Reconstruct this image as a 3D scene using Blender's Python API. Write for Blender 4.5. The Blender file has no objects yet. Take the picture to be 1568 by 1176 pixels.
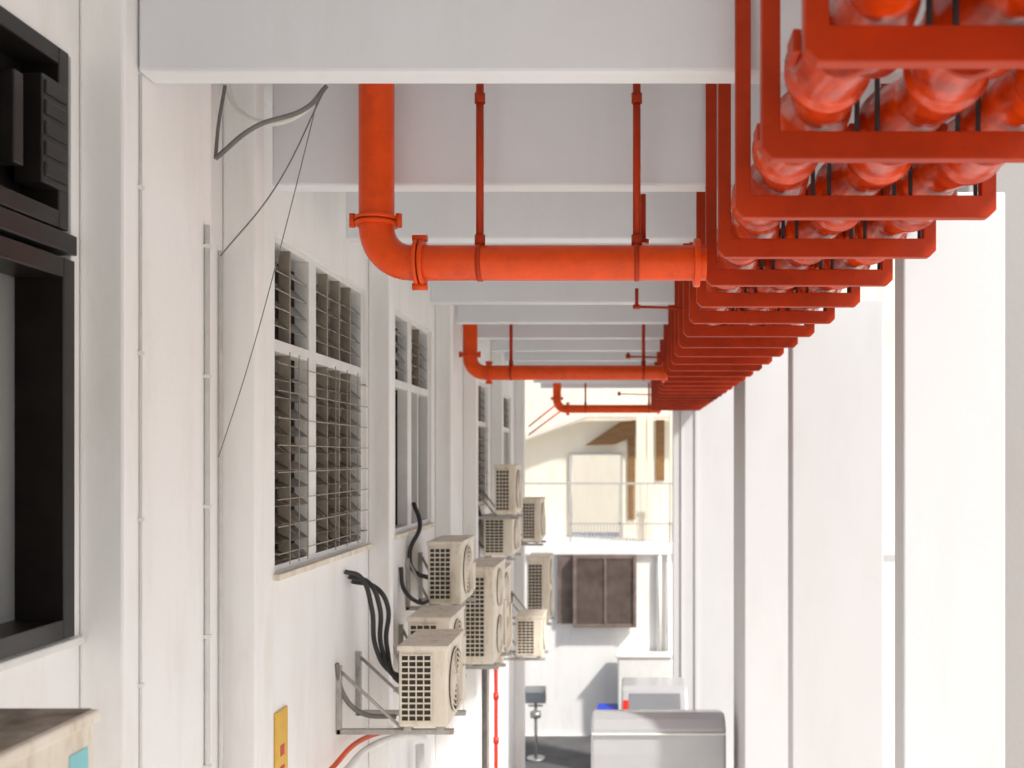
import bpy, bmesh, math, random
from mathutils import Vector, Matrix
random.seed(4)
D=bpy.data; S=bpy.context.scene; COL=S.collection
F=1524.0; GZ=-6.7
# ---------------------------------------------------------------- materials
def mat(name,col,rough=0.6,metal=0.0,var=0.12,scale=3.0,stretch=(1,1,1),bump=0.0,bscale=60,coat=0.0,col2=None,lo=0.35,hi=0.7,spec=0.5):
    m=D.materials.new(name); m.use_nodes=True; nt=m.node_tree; N=nt.nodes; L=nt.links
    b=N['Principled BSDF']
    b.inputs['Roughness'].default_value=rough; b.inputs['Metallic'].default_value=metal
    b.inputs['Coat Weight'].default_value=coat; b.inputs['Coat Roughness'].default_value=0.08
    b.inputs['Specular IOR Level'].default_value=spec
    tc=N.new('ShaderNodeTexCoord'); mp=N.new('ShaderNodeMapping'); mp.inputs['Scale'].default_value=stretch
    no=N.new('ShaderNodeTexNoise'); no.inputs['Scale'].default_value=scale; no.inputs['Detail'].default_value=6
    no.inputs['Roughness'].default_value=0.62
    L.new(tc.outputs['Object'],mp.inputs[0]); L.new(mp.outputs[0],no.inputs['Vector'])
    r=N.new('ShaderNodeValToRGB'); r.color_ramp.elements[0].position=lo; r.color_ramp.elements[1].position=hi
    c2=col2 if col2 else tuple(c*(1-var) for c in col)
    r.color_ramp.elements[0].color=(*c2,1); r.color_ramp.elements[1].color=(*col,1)
    L.new(no.outputs['Fac'],r.inputs[0]); L.new(r.outputs[0],b.inputs['Base Color'])
    if bump>0:
        n2=N.new('ShaderNodeTexNoise'); n2.inputs['Scale'].default_value=bscale; n2.inputs['Detail'].default_value=4
        L.new(tc.outputs['Object'],n2.inputs['Vector'])
        bp=N.new('ShaderNodeBump'); bp.inputs['Strength'].default_value=bump; bp.inputs['Distance'].default_value=0.01
        L.new(n2.outputs['Fac'],bp.inputs['Height']); L.new(bp.outputs[0],b.inputs['Normal'])
    return m
def grime(m,stain,amt,sc=(2.6,2.6,0.5),s=1.5,lo=0.5):
    nt=m.node_tree;N=nt.nodes;L=nt.links;b=N['Principled BSDF']
    src=b.inputs['Base Color'].links[0].from_socket
    tc=N.new('ShaderNodeTexCoord');mp=N.new('ShaderNodeMapping');mp.inputs['Scale'].default_value=sc
    no=N.new('ShaderNodeTexNoise');no.inputs['Scale'].default_value=s;no.inputs['Detail'].default_value=8;no.inputs['Roughness'].default_value=0.7
    L.new(tc.outputs['Object'],mp.inputs[0]);L.new(mp.outputs[0],no.inputs['Vector'])
    r=N.new('ShaderNodeMapRange');r.inputs[1].default_value=lo;r.inputs[2].default_value=0.8;r.inputs[3].default_value=0;r.inputs[4].default_value=amt*2
    L.new(no.outputs['Fac'],r.inputs[0])
    mx=N.new('ShaderNodeMix');mx.data_type='RGBA'
    L.new(r.outputs[0],mx.inputs['Factor']);L.new(src,mx.inputs['A']);mx.inputs['B'].default_value=(*stain,1)
    L.new(mx.outputs['Result'],b.inputs['Base Color'])
    return m
def plaster(name,col,stain,amt=0.16,bump=0.12):
    return grime(mat(name,col,0.75,0,0.04,1.3,(1,1,0.5),bump,30),stain,amt)
M={}
M['wall']=plaster('white_painted_plaster',(0.90,0.895,0.885),(0.62,0.56,0.47),0.2)
M['column']=plaster('column_paint',(0.61,0.615,0.63),(0.53,0.52,0.50),0.18,0.06)
M['grey']=plaster('grey_plaster',(0.36,0.345,0.335),(0.30,0.28,0.26))
M['beam']=plaster('white_ceiling_paint',(0.77,0.785,0.81),(0.66,0.65,0.64),0.16)
M['cream']=plaster('cream_plaster',(0.84,0.79,0.67),(0.70,0.58,0.40),0.25)
M['red']=grime(mat('red_gloss_paint',(0.86,0.078,0.001),0.34,0,0.2,5,(1,1,1),0.05,30,0.08,spec=0.3),(0.38,0.025,0.002),0.3,(3,3,3),3.0,0.52)
M['redd']=grime(mat('shaded_red_paint',(0.50,0.038,0.002),0.5,0,0.3,6,(1,1,1),0.06,40,0.03,spec=0.25),(0.2,0.02,0.004),0.3,(3,3,3),4.0,0.52)  # red darkened in the colour itself to carry the shade on the rack bars
M['redp']=mat('red_pipe_gloss',(0.78,0.062,0.001),0.24,0,0.25,5,(1,1,1),0.3,16,0.18,col2=(0.24,0.012,0.001),spec=0.38)
M['steel']=mat('galvanised_steel',(0.45,0.45,0.44),0.45,0.7,0.2,12)
M['black']=mat('black_rubber',(0.035,0.035,0.038),0.5,0,0.3,10)
M['frame']=mat('black_window_frame',(0.018,0.015,0.014),0.35,0,0.4,8)
M['room']=mat('unlit_room_dark',(0.035,0.026,0.022),0.8,0,0.5,2)  # near-black colour stands in for the shade inside the unlit rooms
M['curtain']=mat('brown_curtain',(0.05,0.02,0.014),0.8,0,0.5,3,(1,14,0.3))
M['grey_curtain']=mat('grey_curtain',(0.30,0.28,0.26),0.8,0,0.4,3,(1,14,0.3))
M['glass']=mat('louvre_glass',(0.30,0.26,0.21),0.22,0,0.5,5,(1,3,1),0,10,0.15,col2=(0.06,0.045,0.035))
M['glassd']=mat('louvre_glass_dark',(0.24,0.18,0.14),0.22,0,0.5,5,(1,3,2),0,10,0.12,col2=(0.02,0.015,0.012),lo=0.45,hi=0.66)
M['grille']=mat('security_grille_paint',(0.36,0.31,0.25),0.6,0,0.3,8)
M['white']=mat('white_metal_paint',(0.80,0.80,0.78),0.45,0,0.1,5)
M['rail']=mat('rail_paint',(0.52,0.50,0.47),0.5,0,0.1,5)
M['ac']=grime(mat('ac_cream_casing',(0.82,0.77,0.67),0.5,0,0.12,4,(1,1,1),col2=(0.72,0.64,0.52)),(0.38,0.29,0.19),0.45,(6,6,1.5),2.0,0.5)
M['acd']=mat('ac_coil_dark',(0.06,0.05,0.04),0.7,0,0.4,20)
M['actop']=mat('ac_dirty_top',(0.40,0.35,0.28),0.85,0,0.4,9,(1,1,1),0.3,60,col2=(0.14,0.11,0.08))
M['bracket']=grime(mat('bracket_grey',(0.50,0.49,0.47),0.5,0.2,0.3,8),(0.28,0.15,0.08),0.4,(6,6,6),3.0,0.5)
M['rust']=mat('brown_mesh',(0.26,0.205,0.175),0.6,0.1,0.4,3,(1,1,1),0.2,40,col2=(0.15,0.11,0.095))
M['yellow']=mat('yellow_sign_paint',(0.80,0.48,0.06),0.45,0,0.15,5)
M['cable']=mat('grey_cable',(0.22,0.21,0.20),0.6,0,0.3,9)
M['wcable']=mat('white_conduit',(0.78,0.77,0.74),0.5,0,0.12,9)
M['silver']=mat('silver_car_paint',(0.50,0.51,0.53),0.35,0.3,0.05,2,coat=0.4)
M['screen']=mat('sky_reflection_tint',(0.36,0.40,0.44),0.2,0.5,0.1,2,coat=0.6)  # silver-grey base colour stands in for sky reflected in the glass
M['tyre']=mat('tyre_rubber',(0.02,0.02,0.02),0.8)
M['blue']=mat('blue_plastic',(0.01,0.06,0.62),0.4)
M['label']=mat('teal_label',(0.25,0.62,0.66),0.5)
M['tail']=mat('red_plastic',(0.65,0.03,0.02),0.25)
M['concrete']=mat('pale_concrete',(0.68,0.65,0.60),0.85,0,0.15,0.8,(1,1,1),0.3,12)
M['asphalt']=mat('asphalt',(0.12,0.12,0.12),0.9,0,0.35,1.5,(1,1,1),0.4,60)
M['pink']=plaster('pink_plaster',(0.80,0.22,0.20),(0.5,0.2,0.16))
M['brown']=mat('brown_wood',(0.30,0.16,0.06),0.6,0,0.4,4,(1,1,8))
M['roof']=mat('pale_metal_roof',(0.80,0.75,0.66),0.5,0.0,0.12,6)
# ---------------------------------------------------------------- builders
TOP=[]
def empty(name,loc=(0,0,0)):
    e=D.objects.new(name,None); e.location=loc; e.empty_display_size=0.2; COL.objects.link(e); TOP.append(e); return e
def link(o,par,m):
    if m is not None: o.data.materials.append(m)
    COL.objects.link(o)
    if par is not None:
        o.parent=par; o.location=Vector(o.location)-Vector(par.location)
    else: TOP.append(o)
    return o
def bev(o,w,seg=2):
    b=o.modifiers.new('bevel','BEVEL'); b.width=w; b.segments=seg; b.limit_method='ANGLE'; b.angle_limit=math.radians(40)
def boxes(name,lst,m,par=None,bevel=0.0,origin=None):
    bm=bmesh.new()
    for t in lst:
        x0,x1,y0,y1,z0,z1=t[:6]
        c=Vector(((x0+x1)/2,(y0+y1)/2,(z0+z1)/2))
        R=Matrix.Rotation(t[6],4,t[7]) if len(t)>6 else Matrix.Identity(4)
        mt=Matrix.Translation(c)@R@Matrix.Diagonal((abs(x1-x0),abs(y1-y0),abs(z1-z0),1))
        bmesh.ops.create_cube(bm,size=1,matrix=mt)
    me=D.meshes.new(name); bm.to_mesh(me); bm.free()
    o=D.objects.new(name,me)
    if bevel: bev(o,bevel)
    return link(o,par,m)
def box(name,x0,x1,y0,y1,z0,z1,m,par=None,bevel=0.0): return boxes(name,[(x0,x1,y0,y1,z0,z1)],m,par,bevel)
def cyls(name,lst,m,par=None,seg=32,bevel=0.0):
    bm=bmesh.new()
    for p0,p1,r in lst:
        p0=Vector(p0);p1=Vector(p1);d=p1-p0
        mt=Matrix.Translation((p0+p1)/2)@d.to_track_quat('Z','Y').to_matrix().to_4x4()
        r2=r if not isinstance(r,tuple) else r[1]; r1=r if not isinstance(r,tuple) else r[0]
        bmesh.ops.create_cone(bm,cap_ends=True,segments=seg,radius1=r1,radius2=r2,depth=d.length,matrix=mt)
    for f in bm.faces: f.smooth=len(f.verts)==4
    me=D.meshes.new(name); bm.to_mesh(me); bm.free()
    o=D.objects.new(name,me)
    if bevel: bev(o,bevel)
    return link(o,par,m)
def tube(name,pts,r,m,par=None,smooth=True,cyclic=False,radii=None):
    cu=D.curves.new(name+'_c','CURVE'); cu.dimensions='3D'; cu.bevel_depth=r; cu.bevel_resolution=5; cu.use_fill_caps=True
    if smooth and len(pts)>2:
        s=cu.splines.new('BEZIER'); s.bezier_points.add(len(pts)-1)
        for bp,p in zip(s.bezier_points,pts):
            bp.co=p; bp.handle_left_type='AUTO'; bp.handle_right_type='AUTO'
        s.resolution_u=10
    else:
        s=cu.splines.new('POLY'); s.points.add(len(pts)-1)
        for bp,p in zip(s.points,pts): bp.co=(*p,1)
    s.use_cyclic_u=cyclic
    t=D.objects.new(name+'_t',cu); COL.objects.link(t)
    dg=bpy.context.evaluated_depsgraph_get()
    me=D.meshes.new_from_object(t.evaluated_get(dg)); D.objects.remove(t)
    me.name=name
    for p in me.polygons: p.use_smooth=True
    me.materials.clear()
    return link(D.objects.new(name,me),par,m)
def prism(name,prof,a0,a1,m,par=None,axis='x',bevel=0.0):
    bm=bmesh.new(); v0=[];v1=[]
    for a,b in prof:
        v0.append(bm.verts.new((a0,a,b) if axis=='x' else (a,a0,b)))
        v1.append(bm.verts.new((a1,a,b) if axis=='x' else (a,a1,b)))
    n=len(prof)
    bm.faces.new(v0); bm.faces.new(v1[::-1])
    for i in range(n): bm.faces.new((v0[i],v1[i],v1[(i+1)%n],v0[(i+1)%n]))
    bmesh.ops.recalc_face_normals(bm,faces=bm.faces[:])
    me=D.meshes.new(name); bm.to_mesh(me); bm.free()
    o=D.objects.new(name,me)
    if bevel: bev(o,bevel,3)
    return link(o,par,m)
# ---------------------------------------------------------------- ground
box('ground',-400,400,-400,400,GZ-0.3,GZ,M['concrete'])
box('alley_road',-2.6,0.8,17.0,23.9,GZ,GZ+0.004,M['asphalt'])
# ---------------------------------------------------------------- main building
B=empty('arcade_building')
WX=-2.0
ops=[(2.25,3.56,-0.64,1.43),(5.60,7.55,-0.655,1.265),(8.47,10.02,-0.655,1.265),(12.45,14.0,-0.64,1.0),(15.0,16.7,-0.64,1.0)]
L=[];y=-3.0
for a,b,z0,z1 in ops:
    L.append((-2.3,WX,y,a,GZ,2.6)); L.append((-2.3,WX,a,b,GZ,z0)); L.append((-2.3,WX,a,b,z1,2.6)); y=b
L.append((-2.3,WX,y,18.5,GZ,2.6))
boxes('left_wall',L,M['wall'],B)
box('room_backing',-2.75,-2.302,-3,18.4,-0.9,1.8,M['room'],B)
boxes('pilasters',[(WX,-1.835,a,b,GZ,1.949) for a,b in [(3.61,4.37),(4.88,5.0),(7.60,7.72),(10.2,10.36),(11.9,12.04),(14.3,14.45),(17.2,17.4)]],M['wall'],B,0.012)
box('roof_slab',-2.0,2.02,-1.5,20.6,1.95,2.2,M['beam'],B)
bl=[(-0.9,1.43),(1.4,1.43),(3.70,1.432),(5.08,1.385),(6.40,1.40),(7.75,1.41),(9.1,1.41),(10.45,1.41),(11.8,1.41),(13.2,1.41),(14.6,1.41),(15.9,1.41),(17.45,1.41),(18.8,1.41),(20.3,1.41)]
boxes('ceiling_beams',[(-1.83,1.595,y,y+0.13,z,1.949) for y,z in bl],M['beam'],B,0.014)
box('edge_beam',1.60,1.85,-1.5,20.55,1.56,1.948,M['beam'],B,0.01)
boxes('columns',[(1.60,2.20,5.83,6.03,GZ,1.555),(1.60,2.50,9.83,10.1,GZ,1.555),(1.60,2.5,13.9,15.4,GZ,1.555),(0.86,2.4,19.98,20.25,GZ,1.405)],M['column'],B,0.012)
boxes('column_strips',[(1.30,1.36,19.95,19.977,GZ,1.35),(1.02,1.05,19.95,19.977,GZ,1.35)],M['column'],B)
box('side_wing_wall',2.24,3.6,6.6,6.85,GZ,2.6,M['grey'],B,0.01)
# ---------------------------------------------------------------- windows
def frame_y(lst,a,b,z0,z1,w,x0,x1):
    lst += [(x0,x1,a,a+w,z0,z1),(x0,x1,b-w,b,z0,z1),(x0,x1,a+w,b-w,z0,z0+w),(x0,x1,a+w,b-w,z1-w,z1)]
def louvre_window(a,b,z0,z1,zt,mull,subs,dense=0.105,lower=True):
    W=empty('louvre_window',(WX,(a+b)/2,z0))
    fr=[]; frame_y(fr,a,b,z0,z1,0.035,-2.12,-2.03)
    for m0,m1 in mull: fr.append((-2.12,-2.025,m0,m1,z0+0.035,z1-0.035))
    segs=[];p=a+0.035
    for m0,m1 in mull: segs.append((p,m0)); p=m1
    segs.append((p,b-0.035))
    for s0,s1 in segs: fr.append((-2.118,-2.027,s0,s1,zt-0.035,zt+0.035))
    boxes('frame',fr,M['white'],W,0.004)
    up=[];lo=[];bars=[]
    for (s0,s1),n in zip(segs,subs):
        w=(s1-s0)/n
        for i in range(n):
            c0=s0+i*w; c1=c0+w
            if i:
                bars.append((-2.10,-2.035,c0-0.010,c0+0.010,zt+0.035,z1-0.035))
                if lower: bars.append((-2.10,-2.035,c0-0.010,c0+0.010,z0+0.035,zt-0.035))
            z=z0+0.08
            while z<z1-0.07:
                if abs(z-zt)>0.07:
                    ang=math.radians(random.uniform(24,42) if z<zt else random.uniform(38,52))
                    t=(-2.125,-2.02,c0+0.010,c1-0.010,z-0.003,z+0.003,ang,'Y')
                    if z<zt:
                        if lower: lo.append(t)
                    else: up.append(t)
                z+=dense
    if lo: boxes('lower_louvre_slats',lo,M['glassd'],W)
    boxes('upper_louvre_slats',up,M['glass'],W)
    boxes('glazing_bars',bars,M['grille'],W)
    g=[]
    if lower:
        z=z0+0.1
        while z<zt-0.05: g.append((-1.99,-1.984,a+0.02,b-0.02,z,z+0.006)); z+=0.155
        for s0,s1 in segs:
            for k in range(1,4): yy=s0+(s1-s0)*k/4; g.append((-1.983,-1.978,yy-0.003,yy+0.003,z0+0.03,zt-0.03))
        for yy in (a+0.05,(a+b)/2,b-0.06):
            for zz in (z0+0.1,zt-0.1): g.append((-2.03,-1.991,yy,yy+0.01,zz,zz+0.008))
        boxes('security_grille',g,M['grille'],W)
        boxes('curtain',[(-2.295,-2.285,a+0.3*(b-a),a+0.5*(b-a),z0+0.01,zt+0.1),(-2.295,-2.285,b-0.35,b-0.02,z0+0.01,zt+0.05)],M['grey_curtain'],W)
        box('stored_boxes',-2.29,-2.2,a+0.1,a+0.6,z0+0.01,z0+0.5,M['curtain'],W)
    else:
        boxes('white_curtain',[(-2.15,-2.14,a+0.25,mull[0][0]-0.01,z0+0.04,zt-0.04),(-2.15,-2.14,b-0.30,b-0.04,z0+0.04,zt-0.04)],M['grey_curtain'],W)
        boxes('casement_stiles',[(-2.1,-2.04,mull[0][1]+0.33,mull[0][1]+0.37,z0+0.035,zt-0.035)],M['white'],W)
        box('dark_pane',-2.135,-2.13,a+0.04,b-0.04,z0+0.04,zt-0.04,M['frame'],W)
    box('sill',-2.02,-1.96,a-0.03,b+0.03,z0-0.04,z0-0.002,M['ac'],W,0.006)
louvre_window(5.60,7.55,-0.655,1.265,0.64,[(6.28,6.42)],[2,4])
louvre_window(8.47,10.02,-0.655,1.265,0.64,[(9.06,9.22)],[1,2],lower=False)
louvre_window(12.45,14.0,-0.64,1.0,0.45,[(13.1,13.18)],[1,2])
louvre_window(15.0,16.7,-0.64,1.0,0.45,[(15.7,15.9)],[1,2],lower=False)
W=empty('dark_casement_window',(WX,2.9,0))
fr=[]; frame_y(fr,2.25,3.56,-0.64,0.70,0.07,-2.16,-1.985); frame_y(fr,2.25,3.53,0.80,1.43,0.06,-2.16,-1.99)
fr+=[(-2.17,-1.982,2.2,3.57,0.72,0.79),(-2.12,-2.01,3.10,3.16,0.86,1.37),(-2.12,-2.01,2.85,2.91,-0.57,0.63),
     (-2.08,-1.985,3.36,3.52,0.93,1.30),(-2.07,-1.98,3.20,3.25,0.95,1.25)]
for i in range(5): fr.append((-1.987,-1.979,3.375,3.505,0.955+i*0.07,1.005+i*0.07))
boxes('frame',fr,M['frame'],W,0.006)
boxes('curtain_panels',[(-2.2,-2.19,2.26,3.05,-0.6,0.69),(-2.22,-2.21,3.20,3.32,-0.6,0.69)],M['curtain'],W)
box('grey_curtain',-2.185,-2.175,2.92,3.06,-0.55,0.66,M['grey_curtain'],W)
box('glass_pane',-2.13,-2.125,2.3,3.5,0.85,1.38,M['frame'],W)
box('sill',-2.02,-1.97,2.2,3.6,-0.675,-0.645,M['white'],W,0.006)
# ---------------------------------------------------------------- conduits / cables
C=empty('wall_conduit',(-1.9,4.5,0))
cyls('conduit_pipes',[((-1.822,4.29,GZ),(-1.822,4.29,1.0),0.011),((-1.985,4.83,GZ),(-1.985,4.83,1.0),0.010),((-1.829,3.72,GZ),(-1.829,3.72,1.43),0.005)],M['wcable'],C,12)
cl=[]
for i in range(6): cl.append((-1.836,-1.808,4.275,4.305,-1.9+i*0.56,-1.885+i*0.56)); cl.append((-1.836,-1.82,3.708,3.732,-2.1+i*0.62,-2.085+i*0.62))
boxes('conduit_clips',cl,M['wcable'],C)
def P(px,py,Y): return ((px-965)*Y/F,Y,(700-py)*Y/F)
C=empty('hanging_cable',(-1.5,4.5,1.2))
tube('dark_cable',[P(500,132,4.7),P(470,165,4.65),P(390,195,4.6),P(330,243,4.55)],0.011,M['cable'],C)
tube('dark_cable_2',[P(330,243,4.55),P(335,190,4.6),P(345,132,4.7)],0.008,M['cable'],C)
tube('white_loop',[P(345,120,4.75),P(362,165,4.74),P(400,187,4.73),P(450,180,4.72),P(485,150,4.7),P(500,118,4.7)],0.013,M['wcable'],C)
tube('thin_wire',[P(497,138,4.7),P(420,290,4.65),P(338,392,4.6)],0.0035,M['cable'],C)
tube('thin_wire_2',[P(490,138,4.7),P(432,370,4.68),P(380,560,4.66),P(335,700,4.7)],0.0024,M['cable'],C)
# ---------------------------------------------------------------- sprinkler main pipes
def arc(c,r,a0,a1,y,n=10):
    return [(c[0]+r*math.cos(a0+(a1-a0)*i/n),y,c[1]+r*math.sin(a0+(a1-a0)*i/n)) for i in range(n+1)]
def mainpipe(xl,Y,zc,r,xr,rods):
    Pp=empty('red_fire_pipe',(xl,Y,zc)); R=0.17
    pts=[(xl,Y,1.949),(xl,Y,zc+R)]+arc((xl+R,zc+R),R,math.pi,1.5*math.pi,Y)[1:]+[(xr,Y,zc)]
    tube('pipe_body',pts,r,M['red'],Pp,smooth=False)
    ringz=zc+R+0.01; xf=xl+R+0.02
    cyls('couplings',[((xl,Y,ringz),(xl,Y,ringz+0.018),r*1.22),((xl,Y,ringz+0.026),(xl,Y,ringz+0.044),r*1.22),
        ((xf,Y,zc),(xf+0.02,Y,zc),r*1.3),((xf+0.027,Y,zc),(xf+0.047,Y,zc),r*1.3),((xr-0.06,Y,zc),(xr-0.03,Y,zc),r*1.35)],M['red'],Pp,40,0.004)
    bl=[]
    for k in range(2):
        s=1 if k else -1
        bl.append(((xl+s*r*1.3,Y-0.02,ringz-0.01),(xl+s*r*1.3,Y-0.02,ringz+0.055),0.016))
        bl.append(((xf-0.012,Y-0.01,zc+s*(r*1.35)),(xf+0.06,Y-0.01,zc+s*(r*1.35)),0.018))
    cyls('bolts',bl,M['red'],Pp,10)
    rl=[];cl=[];pl=[]
    for x in rods:
        rl.append(((x,Y,zc+r*1.05),(x,Y,1.94),0.019)); cl.append(((x-0.012,Y,zc),(x+0.012,Y,zc),r*1.04))
        pl.append(((x,Y,zc+r*1.0),(x,Y,zc+r*1.0+0.05),0.026)); pl.append(((x,Y,1.73),(x,Y,1.78),0.026)) 
    cyls('hanger_rods',rl,M['redd'],Pp,12); cyls('hanger_clamps',cl,M['redd'],Pp,40); cyls('rod_sockets',pl,M['redd'],Pp,8)
mainpipe(-1.24,4.87,0.95,0.087,0.37,[-0.735,0.032])
mainpipe(-1.80,11.2,0.95,0.083,0.42,[-1.34,0.15])
mainpipe(-1.44,19.6,0.95,0.083,0.60,[-0.88,0.37])
for (px,py0,py1,px2,Y) in [(975,442,470,1045,7.5),(985,298,370,0,5.0),(962,540,546,1028,11.6),(948,600,603,1010,18)]:
    s=empty('sprinkler_dropper',P(px,py1,Y))
    cyls('drop',[(P(px,py0,Y),P(px,py1,Y),0.014*max(1,Y/11)),(P(px,py1-3,Y),P(px,py1+3,Y),0.03)],M['redd'],s,10)
    if px2: cyls('arm',[(P(px,py1,Y),P(px2,py1+2,Y),0.010)],M['redd'],s,10)
# ---------------------------------------------------------------- rack with pipes
Rk=empty('pipe_rack',(0.38,2.195,0.87))
X0,X1,ZF=0.385,1.335,0.872
bm=bmesh.new()
def cham(y):
    w=0.055;h=0.082;t=0.045;c=0.03;zt=1.945
    o=[(X0,zt),(X0,ZF+c),(X0+c,ZF),(X1-c,ZF),(X1,ZF+c),(X1,zt),(X1-w,zt),(X1-w,ZF+h),(X0+w,ZF+h),(X0+w,zt)]
    a=[bm.verts.new((p[0],y,p[1])) for p in o]; b=[bm.verts.new((p[0],y+t,p[1])) for p in o]
    n=len(o)
    for q in (a,b):
        bm.faces.new((q[0],q[1],q[8],q[9])); bm.faces.new((q[1],q[2],q[8])); bm.faces.new((q[2],q[3],q[7],q[8])); bm.faces.new((q[3],q[4],q[7])); bm.faces.new((q[4],q[5],q[6],q[7]))
    for i in range(n): bm.faces.new((a[i],b[i],b[(i+1)%n],a[(i+1)%n]))
ys=[1.48+0.715*k for k in range(25)]
for yy in ys: cham(yy)
bmesh.ops.recalc_face_normals(bm,faces=bm.faces[:])
me=D.meshes.new('trapeze_frames'); bm.to_mesh(me); bm.free(); o=D.objects.new('trapeze_frames',me); bev(o,0.004); link(o,Rk,M['redd'])
px=[0.555,0.855,1.155]; zc=ZF+0.082+0.094
bm=bmesh.new(); seg=40
for j,x in enumerate(px):
    rings=[];yy=0.4
    while yy<19.7:
        k=((yy-ys[0]-0.022)/0.715)%1.0
        r=0.088+0.024*math.sin(math.pi*k)**0.8
        if min(abs(k-0.30),abs(k-0.70))<0.035: r+=0.010
        xo=0.018*math.sin(yy*8.8+j*1.7)
        rings.append([bm.verts.new((x+xo+r*math.cos(2*math.pi*i/seg),yy,zc+0.01+r*math.sin(2*math.pi*i/seg))) for i in range(seg)])
        yy+=0.013
    for a,b in zip(rings,rings[1:]):
        for i in range(seg): bm.faces.new((a[i],b[i],b[(i+1)%seg],a[(i+1)%seg])).smooth=True
bmesh.ops.recalc_face_normals(bm,faces=bm.faces[:])
me=D.meshes.new('pipe_runs'); bm.to_mesh(me); bm.free(); link(D.objects.new('pipe_runs',me),Rk,M['redp'])
lug=[];ub=[];sl=[];ctr=[]
for i,yy in enumerate(ys):
    for j,x in enumerate(px):
        yc=yy+0.38
        for s in (-1,1): lug.append((x+s*0.132-0.01,x+s*0.132+0.01,yc-0.05,yc+0.05,zc-0.02,zc+0.04))
        sl.append(((x-0.03,yc-0.20,zc-0.055),(x+0.09,yc+0.02,zc+0.02),0.078))
        sl.append(((x-0.045,yc-0.225,zc-0.062),(x-0.03,yc-0.20,zc-0.055),0.088))
        for s in (-1,1): ub.append(((x+s*0.120,yy+0.052,ZF+0.03),(x+s*0.120,yy+0.052,zc+0.1),0.008))
boxes('coupling_lugs',lug,M['redd'],Rk,0.004)
cyls('branch_outlets',sl,M['redp'],Rk,28,0.008)
cyls('u_bolts',ub,M['black'],Rk,8)
# ---------------------------------------------------------------- air conditioners
def ac(x0,x1,y0,y1,z0,z1,bracket=True,top='ac',fans=1,rows=11):
    A=empty('air_conditioner_unit',((x0+x1)/2,(y0+y1)/2,z0))
    box('casing',x0,x1,y0,y1,z0,z1,M['ac'],A,0.018)
    box('top_cover',x0-0.008,x1+0.008,y0-0.008,y1+0.008,z1-0.03,z1+0.006,M['ac'],A,0.008)
    if top!='ac': box('dirt_layer',x0+0.01,x1-0.012,y0+0.02,y1-0.006,z1+0.007,z1+0.010,M[top],A)
    w=x1-x0;h=z1-z0
    gx0,gx1=x0+0.07*w,x0+0.68*w; gz0,gz1=z0+0.08*h,z1-0.10*h
    box('coil_recess',gx0,gx1,y0-0.004,y0-0.001,gz0,gz1,M['acd'],A)
    sl=[]
    for i in range(rows+1):
        z=gz0+(gz1-gz0)*i/rows; sl.append((gx0-0.004,gx1+0.004,y0-0.016,y0-0.005,z-0.005,z+0.005))
    for i in range(5):
        x=gx0+(gx1-gx0)*i/4; sl.append((x-0.004,x+0.004,y0-0.021,y0-0.017,gz0,gz1))
    boxes('coil_louvres',sl,M['ac'],A)
    sp=[];dk=[]
    for k in range(fans):
        cz=z0+h*(k+0.5)/fans; cy=y0+(y1-y0)*0.42; R=min(0.40*h/fans,0.25)
        dk.append(((x1+0.001,cy,cz),(x1+0.005,cy,cz),R))
        for q in range(6):
            rr=R*(q+1)/6
            pts=[(x1+0.014,cy+rr*math.cos(t*math.pi/12),cz+rr*math.sin(t*math.pi/12)) for t in range(24)]
            tube('fan_ring_%d'%q,pts,0.006,M['ac'],A,False,True)
        for q in range(8):
            a=q*math.pi/4; sp.append(((x1+0.014,cy,cz),(x1+0.014,cy+R*math.cos(a),cz+R*math.sin(a)),0.004))
    cyls('fan_opening',dk,M['acd'],A,32); cyls('fan_spokes',sp,M['ac'],A,8)
    box('service_cover',x1+0.001,x1+0.02,y1-0.14,y1-0.02,z0+0.05,z0+h*0.55,M['ac'],A,0.005)
    if bracket:
        br=[];dg=[]
        for yy in (y0+0.12*(y1-y0),y0+0.88*(y1-y0)):
            br+=[(-1.995,x1+0.03,yy-0.02,yy+0.02,z0-0.065,z0-0.03),(-1.998,-1.965,yy-0.02,yy+0.02,z0-0.065,z0+0.40)]
            dg.append(((-1.97,yy,z0+0.36),(x0+0.02,yy,z0-0.04),0.012))
        br+=[(x0+0.03,x0+0.08,y0+0.02,y1-0.02,z0-0.029,z0-0.001),(x1-0.08,x1-0.03,y0+0.02,y1-0.02,z0-0.029,z0-0.001)]
        boxes('wall_bracket',br,M['bracket'],A,0.003); cyls('bracket_braces',dg,M['bracket'],A,10)
    return A
ac(-1.56,-1.23,6.70,7.35,-1.82,-1.275)
ac(-1.80,-1.45,8.05,8.7,-1.85,-1.30)
ac(-1.79,-1.49,8.80,9.5,-1.30,-0.75)
ac(-1.63,-1.33,9.75,10.6,-2.03,-1.08,fans=2,rows=18)
ac(-1.64,-1.40,10.9,11.7,-2.25,-1.25,fans=2,rows=18)
ac(-1.90,-1.52,12.9,13.7,-1.28,-0.76)
ac(-1.66,-1.40,12.2,12.8,-0.70,-0.10)
ac(-1.60,-1.32,14.7,15.4,-1.25,-0.62)
ac(-1.66,-1.30,16.0,16.8,-2.65,-1.62,fans=2,rows=16)
ac(-1.63,-1.25,14.2,14.9,-2.85,-2.28)
N1=ac(-1.95,-1.50,2.05,2.80,-1.26,-0.715,top='actop')
box('label',-1.499,-1.497,2.66,2.75,-1.0,-0.80,M['label'],N1)
H=empty('refrigerant_hoses',(-1.9,7,-1))
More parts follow.
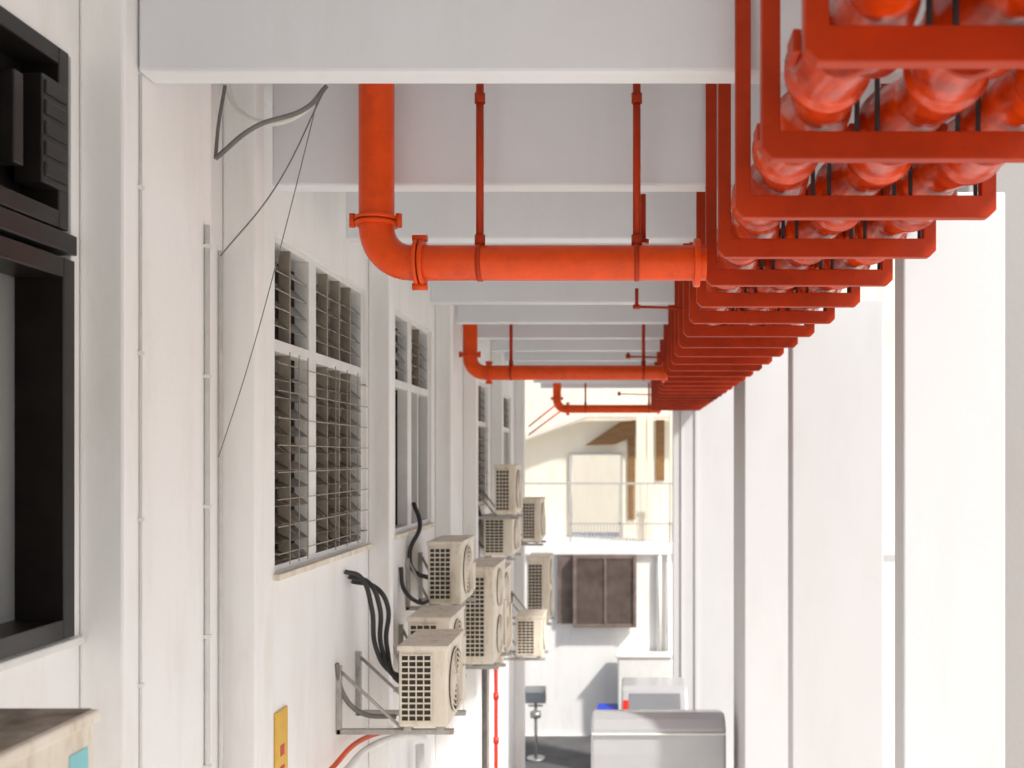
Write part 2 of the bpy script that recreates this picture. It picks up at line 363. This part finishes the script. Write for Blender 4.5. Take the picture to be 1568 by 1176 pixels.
for i,dx in enumerate((0,0.045,0.09)):
    tube('hose_%d'%i,[(-1.99,6.95+dx*2,-0.80-dx),(-1.90+dx,7.0+dx,-0.84-dx),(-1.82+dx,7.0+dx,-1.05),(-1.80+dx*0.6,7.05+dx,-1.35),(-1.72+dx,7.1,-1.52-dx),(-1.55,7.15,-1.60)],0.017,M['black'],H)
tube('hose_a',[(-1.98,9.1,-0.42),(-1.90,9.0,-0.62),(-1.97,8.9,-0.85),(-1.93,8.9,-1.02),(-1.8,8.9,-1.08)],0.02,M['black'],H)
tube('hose_b',[(-1.98,8.6,-0.95),(-1.95,8.6,-1.15),(-1.85,8.62,-1.25),(-1.78,8.85,-1.28)],0.018,M['black'],H)
tube('hose_c',[(-1.97,12.7,-0.55),(-1.90,12.6,-0.8),(-1.96,12.6,-1.0),(-1.88,12.7,-1.15)],0.022,M['black'],H)
tube('hose_d',[(-1.99,6.75,-1.4),(-1.96,6.8,-1.62),(-1.85,6.85,-1.76),(-1.62,6.9,-1.80)],0.017,M['cable'],H)
Q=empty('wall_pipework',(-1.8,7,-2))
tube('orange_pipe',[P(505,1180,6.2),P(550,1135,6.9),P(605,1118,7.6),P(640,1122,8.4)],0.018,M['red'],Q)
tube('white_pipe',[P(525,1185,6.2),P(565,1145,6.9),P(612,1128,7.6),P(650,1130,8.4)],0.024,M['wcable'],Q)
Q=empty('drain_pipes',(-1.9,11,-3))
cyls('dark_downpipes',[((-1.92,12.3,GZ),(-1.92,12.3,-2.2),0.03),((-1.80,12.3,GZ),(-1.80,12.3,-2.2),0.035)],M['cable'],Q,12)
cyls('grey_downpipes',[((-1.9,9.0,GZ),(-1.9,9.0,-2.6),0.04),((-1.95,13.6,GZ),(-1.95,13.6,-1.4),0.03)],M['wcable'],Q,12)
Q=empty('red_riser_pipe',(-1.82,13.5,-3))
cyls('riser',[((-1.82,13.5,GZ),(-1.82,13.5,-1.75),0.028)],M['tail'],Q,12)
cyls('riser_joints',[((-1.82,13.5,-2-0.6*i),(-1.82,13.5,-2.08-0.6*i),0.042) for i in range(7)],M['tail'],Q,12)
Q=empty('yellow_wall_sign',(-1.99,5.68,-1.8))
box('panel',-1.998,-1.985,5.585,5.775,-2.2,-1.44,M['yellow'],Q,0.003)
boxes('lettering',[(-1.984,-1.982,5.65,5.71,-1.70-0.12*i,-1.64-0.12*i) for i in range(4)],M['tail'],Q)
# ---------------------------------------------------------------- end building
E=empty('end_building',(0,24,GZ))
YE=24.0
box('lower_wall',-9,9,YE,YE+0.3,GZ,-2.35,M['wall'],E)
box('balcony_ledge',-9,9,YE-0.12,YE+3.2,-2.348,-2.05,M['wall'],E,0.02)
boxes('upper_wall',[(-9,-1.50,25.6,25.8,-2.04,5.5),(-0.25,9,25.6,25.8,-2.04,5.5),(-1.50,-0.25,25.6,25.8,0.05,5.5)],M['cream'],E)
boxes('opening_trim',[(-1.56,-1.50,25.54,25.598,-2.04,0.11),(-0.25,-0.19,25.54,25.598,-2.04,0.11),(-1.50,-0.25,25.54,25.598,0.05,0.11)],M['rail'],E)
box('courtyard_wall',-6,4,34,34.2,GZ,0.9,M['cream'],E)
boxes('posts',[(0.15,0.38,YE+0.4,YE+0.62,-2.04,1.0),(0.42,0.56,YE+0.85,YE+1.0,-2.04,1.0),(0.95,1.1,YE+0.1,YE+0.3,-2.04,1.2)],M['cream'],E,0.01)
boxes('dark_doorways',[(-0.06,0.13,25.56,25.598,-1.6,0.75),(0.66,0.88,25.56,25.598,-0.6,0.95)],M['brown'],E)
prism('sloping_roof',[(-9,-1.6),(-2.6,0.45),(-1.1,1.0),(3,1.0),(3,1.06),(-1.12,1.06),(-9,-1.5)],YE+1.0,25.53,M['roof'],E,'y')
prism('eave_soffit',[(-1.15,0.30),(-0.25,0.90),(0.14,0.95),(0.14,0.55),(-0.4,0.32)],YE+1.4,25.5,M['brown'],E,'y')
cyls('stay_cables',[((-2.5,YE+0.5,0.75),(-1.75,YE+0.5,1.35),0.02),((-2.5,YE+0.5,0.55),(-1.55,YE+0.5,1.25),0.02)],M['redd'],E,8)
R_=empty('balcony_railing',(0,YE-0.05,-2.04))
rl=[(-6,1.08,YE-0.06,YE-0.01,-0.66,-0.61),(-1.45,1.08,YE-0.055,YE-0.015,-1.62,-1.58)]
for xx in (-1.45,-0.25,0.95): rl.append((xx-0.02,xx+0.02,YE-0.055,YE-0.02,-2.046,-0.66))
for i in range(32): rl.append((-1.42+i*0.078,-1.402+i*0.078,YE-0.045,YE-0.03,-2.046,-1.62))
for i in range(8): rl.append((-0.23+i*0.155,-0.215+i*0.155,YE-0.045,YE-0.03,-1.58,-0.66))
boxes('rails',rl,M['rail'],R_)
Gg=empty('brown_window_cage',(-1,YE-0.3,-3.2)); YC=YE+0.24
box('backing',-1.75,0.10,YE-0.10,YE-0.002,-4.0,-2.38,M['rust'],Gg)
box('mesh_sheet',-1.27,0.08,YC-0.485,YC-0.475,-3.98,-2.42,M['rust'],Gg)
gl=[(-1.30,0.12,YC-0.52,YC-0.48,-4.05,-3.98),(-1.30,0.12,YC-0.52,YC-0.48,-2.42,-2.35),(-1.36,-1.28,YC-0.54,YC-0.46,-4.05,-2.35),(0.08,0.15,YC-0.54,YC-0.46,-4.05,-2.35),(-0.62,-0.57,YC-0.53,YC-0.47,-3.98,-2.42),
    (-1.36,0.15,YC-0.47,YE-0.1,-4.07,-4.0),(-1.36,0.15,YC-0.47,YE-0.13,-2.40,-2.34)]
for i in range(36): gl.append((-1.27+i*0.037,-1.256+i*0.037,YC-0.50,YC-0.492,-3.98,-2.42))
boxes('cage_bars',gl,M['rust'],Gg)
Q=empty('wall_drainpipe',(0.8,YE,-4))
cyls('pipe',[((0.70,YE-0.1,-4.7),(0.70,YE-0.1,-2.36),0.05),((0.92,YE-0.1,GZ),(0.92,YE-0.1,-2.36),0.05)],M['wcable'],Q,16)
Q=empty('utility_cabinet',(0.3,23.6,GZ))
box('body',-0.30,0.98,23.4,23.82,GZ,-4.72,M['white'],Q,0.04); box('lid',-0.34,1.02,23.36,23.84,-4.72,-4.65,M['white'],Q,0.02)
Q=empty('floodlight',(-2.1,22,GZ))
boxes('lamp_head',[(-2.32,-1.86,21.9,22.1,-5.42,-5.08,0.35,'X')],M['steel'],Q,0.02)
boxes('lamp_glass',[(-2.28,-1.90,21.86,21.905,-5.40,-5.14,0.35,'X')],M['screen'],Q)
cyls('stand',[((-2.09,22.05,GZ),(-2.09,22.05,-5.35),0.035),((-2.09,22.0,-5.62),(-2.09,22.0,-5.75),0.12),((-2.09,22.05,GZ),(-2.09,22.05,GZ+0.05),0.2)],M['steel'],Q,20)
box('crossbar',-2.25,-1.93,22.02,22.06,-5.52,-5.48,M['steel'],Q)
# ---------------------------------------------------------------- vehicles
def wheels(V,xs,ysw,r):
    cyls('tyres',[((x-0.1,y,GZ+r),(x+0.1,y,GZ+r),r) for x in xs for y in ysw],M['tyre'],V,28,0.02)
    cyls('hubs',[((x-0.11,y,GZ+r),(x+0.11,y,GZ+r),r*0.55) for x in xs for y in ysw],M['steel'],V,20)
V=empty('silver_van',(0.42,16,GZ))
prism('body',[(14.72,GZ+0.35),(14.70,GZ+2.3),(14.72,-4.02),(14.80,-3.90),(15.0,-3.84),(15.5,-3.93),(16.2,-4.2),(17.0,-4.75),(17.1,-5.4),(17.12,-5.9),(17.12,GZ+0.35)],-0.58,1.42,M['silver'],V,'x',0.05)
boxes('door_seams',[(0.415,0.425,14.69,14.699,GZ+0.7,-4.75)],M['cable'],V)
box('roof_gutter',-0.57,1.41,14.665,14.70,-4.10,-4.07,M['white'],V,0.008)
box('bumper',-0.6,1.44,14.55,14.71,GZ+0.35,GZ+0.6,M['cable'],V,0.03)
boxes('tail_lights',[(-0.56,-0.44,14.66,14.70,-6.0,-5.5),(1.28,1.40,14.66,14.70,-6.0,-5.5)],M['tail'],V)
wheels(V,(-0.5,1.34),(15.3,16.6),0.33)
V=empty('delivery_truck',(0.45,18.5,GZ))
prism('cab',[(17.25,GZ+0.4),(17.2,-5.0),(17.35,-4.9),(18.0,-4.22),(18.15,-4.17),(18.9,-4.17),(18.9,GZ+0.4)],-0.16,1.04,M['silver'],V,'x',0.05)
prism('windshield',[(17.40,-4.86),(17.39,-4.84),(17.95,-4.26),(17.97,-4.28)],-0.02,0.90,M['screen'],V,'x')
boxes('red_sticker',[(-0.13,-0.03,17.62,17.68,-4.72,-4.30,-0.78,'X')],M['tail'],V)
wheels(V,(-0.1,0.98),(17.7,18.5),0.28)
Q=empty('blue_crate',(-0.5,18.2,GZ)); 
boxes('crate',[(-0.60,-0.22,18.0,18.4,-4.78,-4.55)],M['blue'],Q,0.02); boxes('crate_stack',[(-0.58,-0.24,18.02,18.38,GZ+0.004,-4.785)],M['white'],Q,0.02)
# ---------------------------------------------------------------- neighbouring building seen through the gaps
Nb=empty('pink_shophouse',(10,35,GZ))
box('body',10,16,26,45,GZ,3.0,M['wall'],Nb)
boxes('pink_panels',[(9.96,9.998,25.5+i*3,27.8+i*3,-2.2,1.3) for i in range(1,6)],M['pink'],Nb)
boxes('shutters',[(9.95,9.998,25.5+i*3,27.6+i*3,-6.4,-4.2) for i in range(1,6)]+[(9.95,9.998,25.5+i*3,27.6+i*3,-3.6,-2.7) for i in range(1,6)],M['brown'],Nb)
boxes('ledges',[(9.8,9.998,26,45,-2.4,-2.21),(9.8,9.998,26,45,1.4,1.6)],M['cream'],Nb)
for o in TOP: o.location.z-=GZ
# ---------------------------------------------------------------- light
w=D.worlds.new('World'); S.world=w; w.use_nodes=True; nt=w.node_tree
sky=nt.nodes.new('ShaderNodeTexSky'); sky.sky_type='NISHITA'; sky.sun_disc=False
el=math.radians(45); az=math.radians(124)
sky.sun_elevation=el; sky.sun_rotation=az; sky.air_density=1.0; sky.dust_density=3.0; sky.ozone_density=0.6
bg=nt.nodes['Background']; nt.links.new(sky.outputs[0],bg.inputs[0]); bg.inputs[1].default_value=0.15
s=Vector((math.sin(az)*math.cos(el),math.cos(az)*math.cos(el),math.sin(el)))
ld=D.lights.new('sun','SUN'); ld.energy=4.9; ld.angle=math.radians(3); ld.color=(1,0.96,0.90)
lo=D.objects.new('sun',ld); lo.rotation_euler=s.to_track_quat('Z','Y').to_euler(); lo.location=(20,-20,30); COL.objects.link(lo)
# ---------------------------------------------------------------- camera
cd=D.cameras.new('camera'); cam=D.objects.new('camera',cd); COL.objects.link(cam); S.camera=cam
cam.location=(0,0,-GZ); cam.rotation_euler=(math.pi/2,0,0)
cd.lens=35; cd.sensor_width=36; cd.shift_x=-0.1154; cd.shift_y=0.0714; cd.clip_end=1500; cd.clip_start=0.05
cd.dof.use_dof=True; cd.dof.focus_distance=4.9; cd.dof.aperture_fstop=2.2
S.view_settings.view_transform='Standard'; S.view_settings.look='None'; S.view_settings.exposure=0
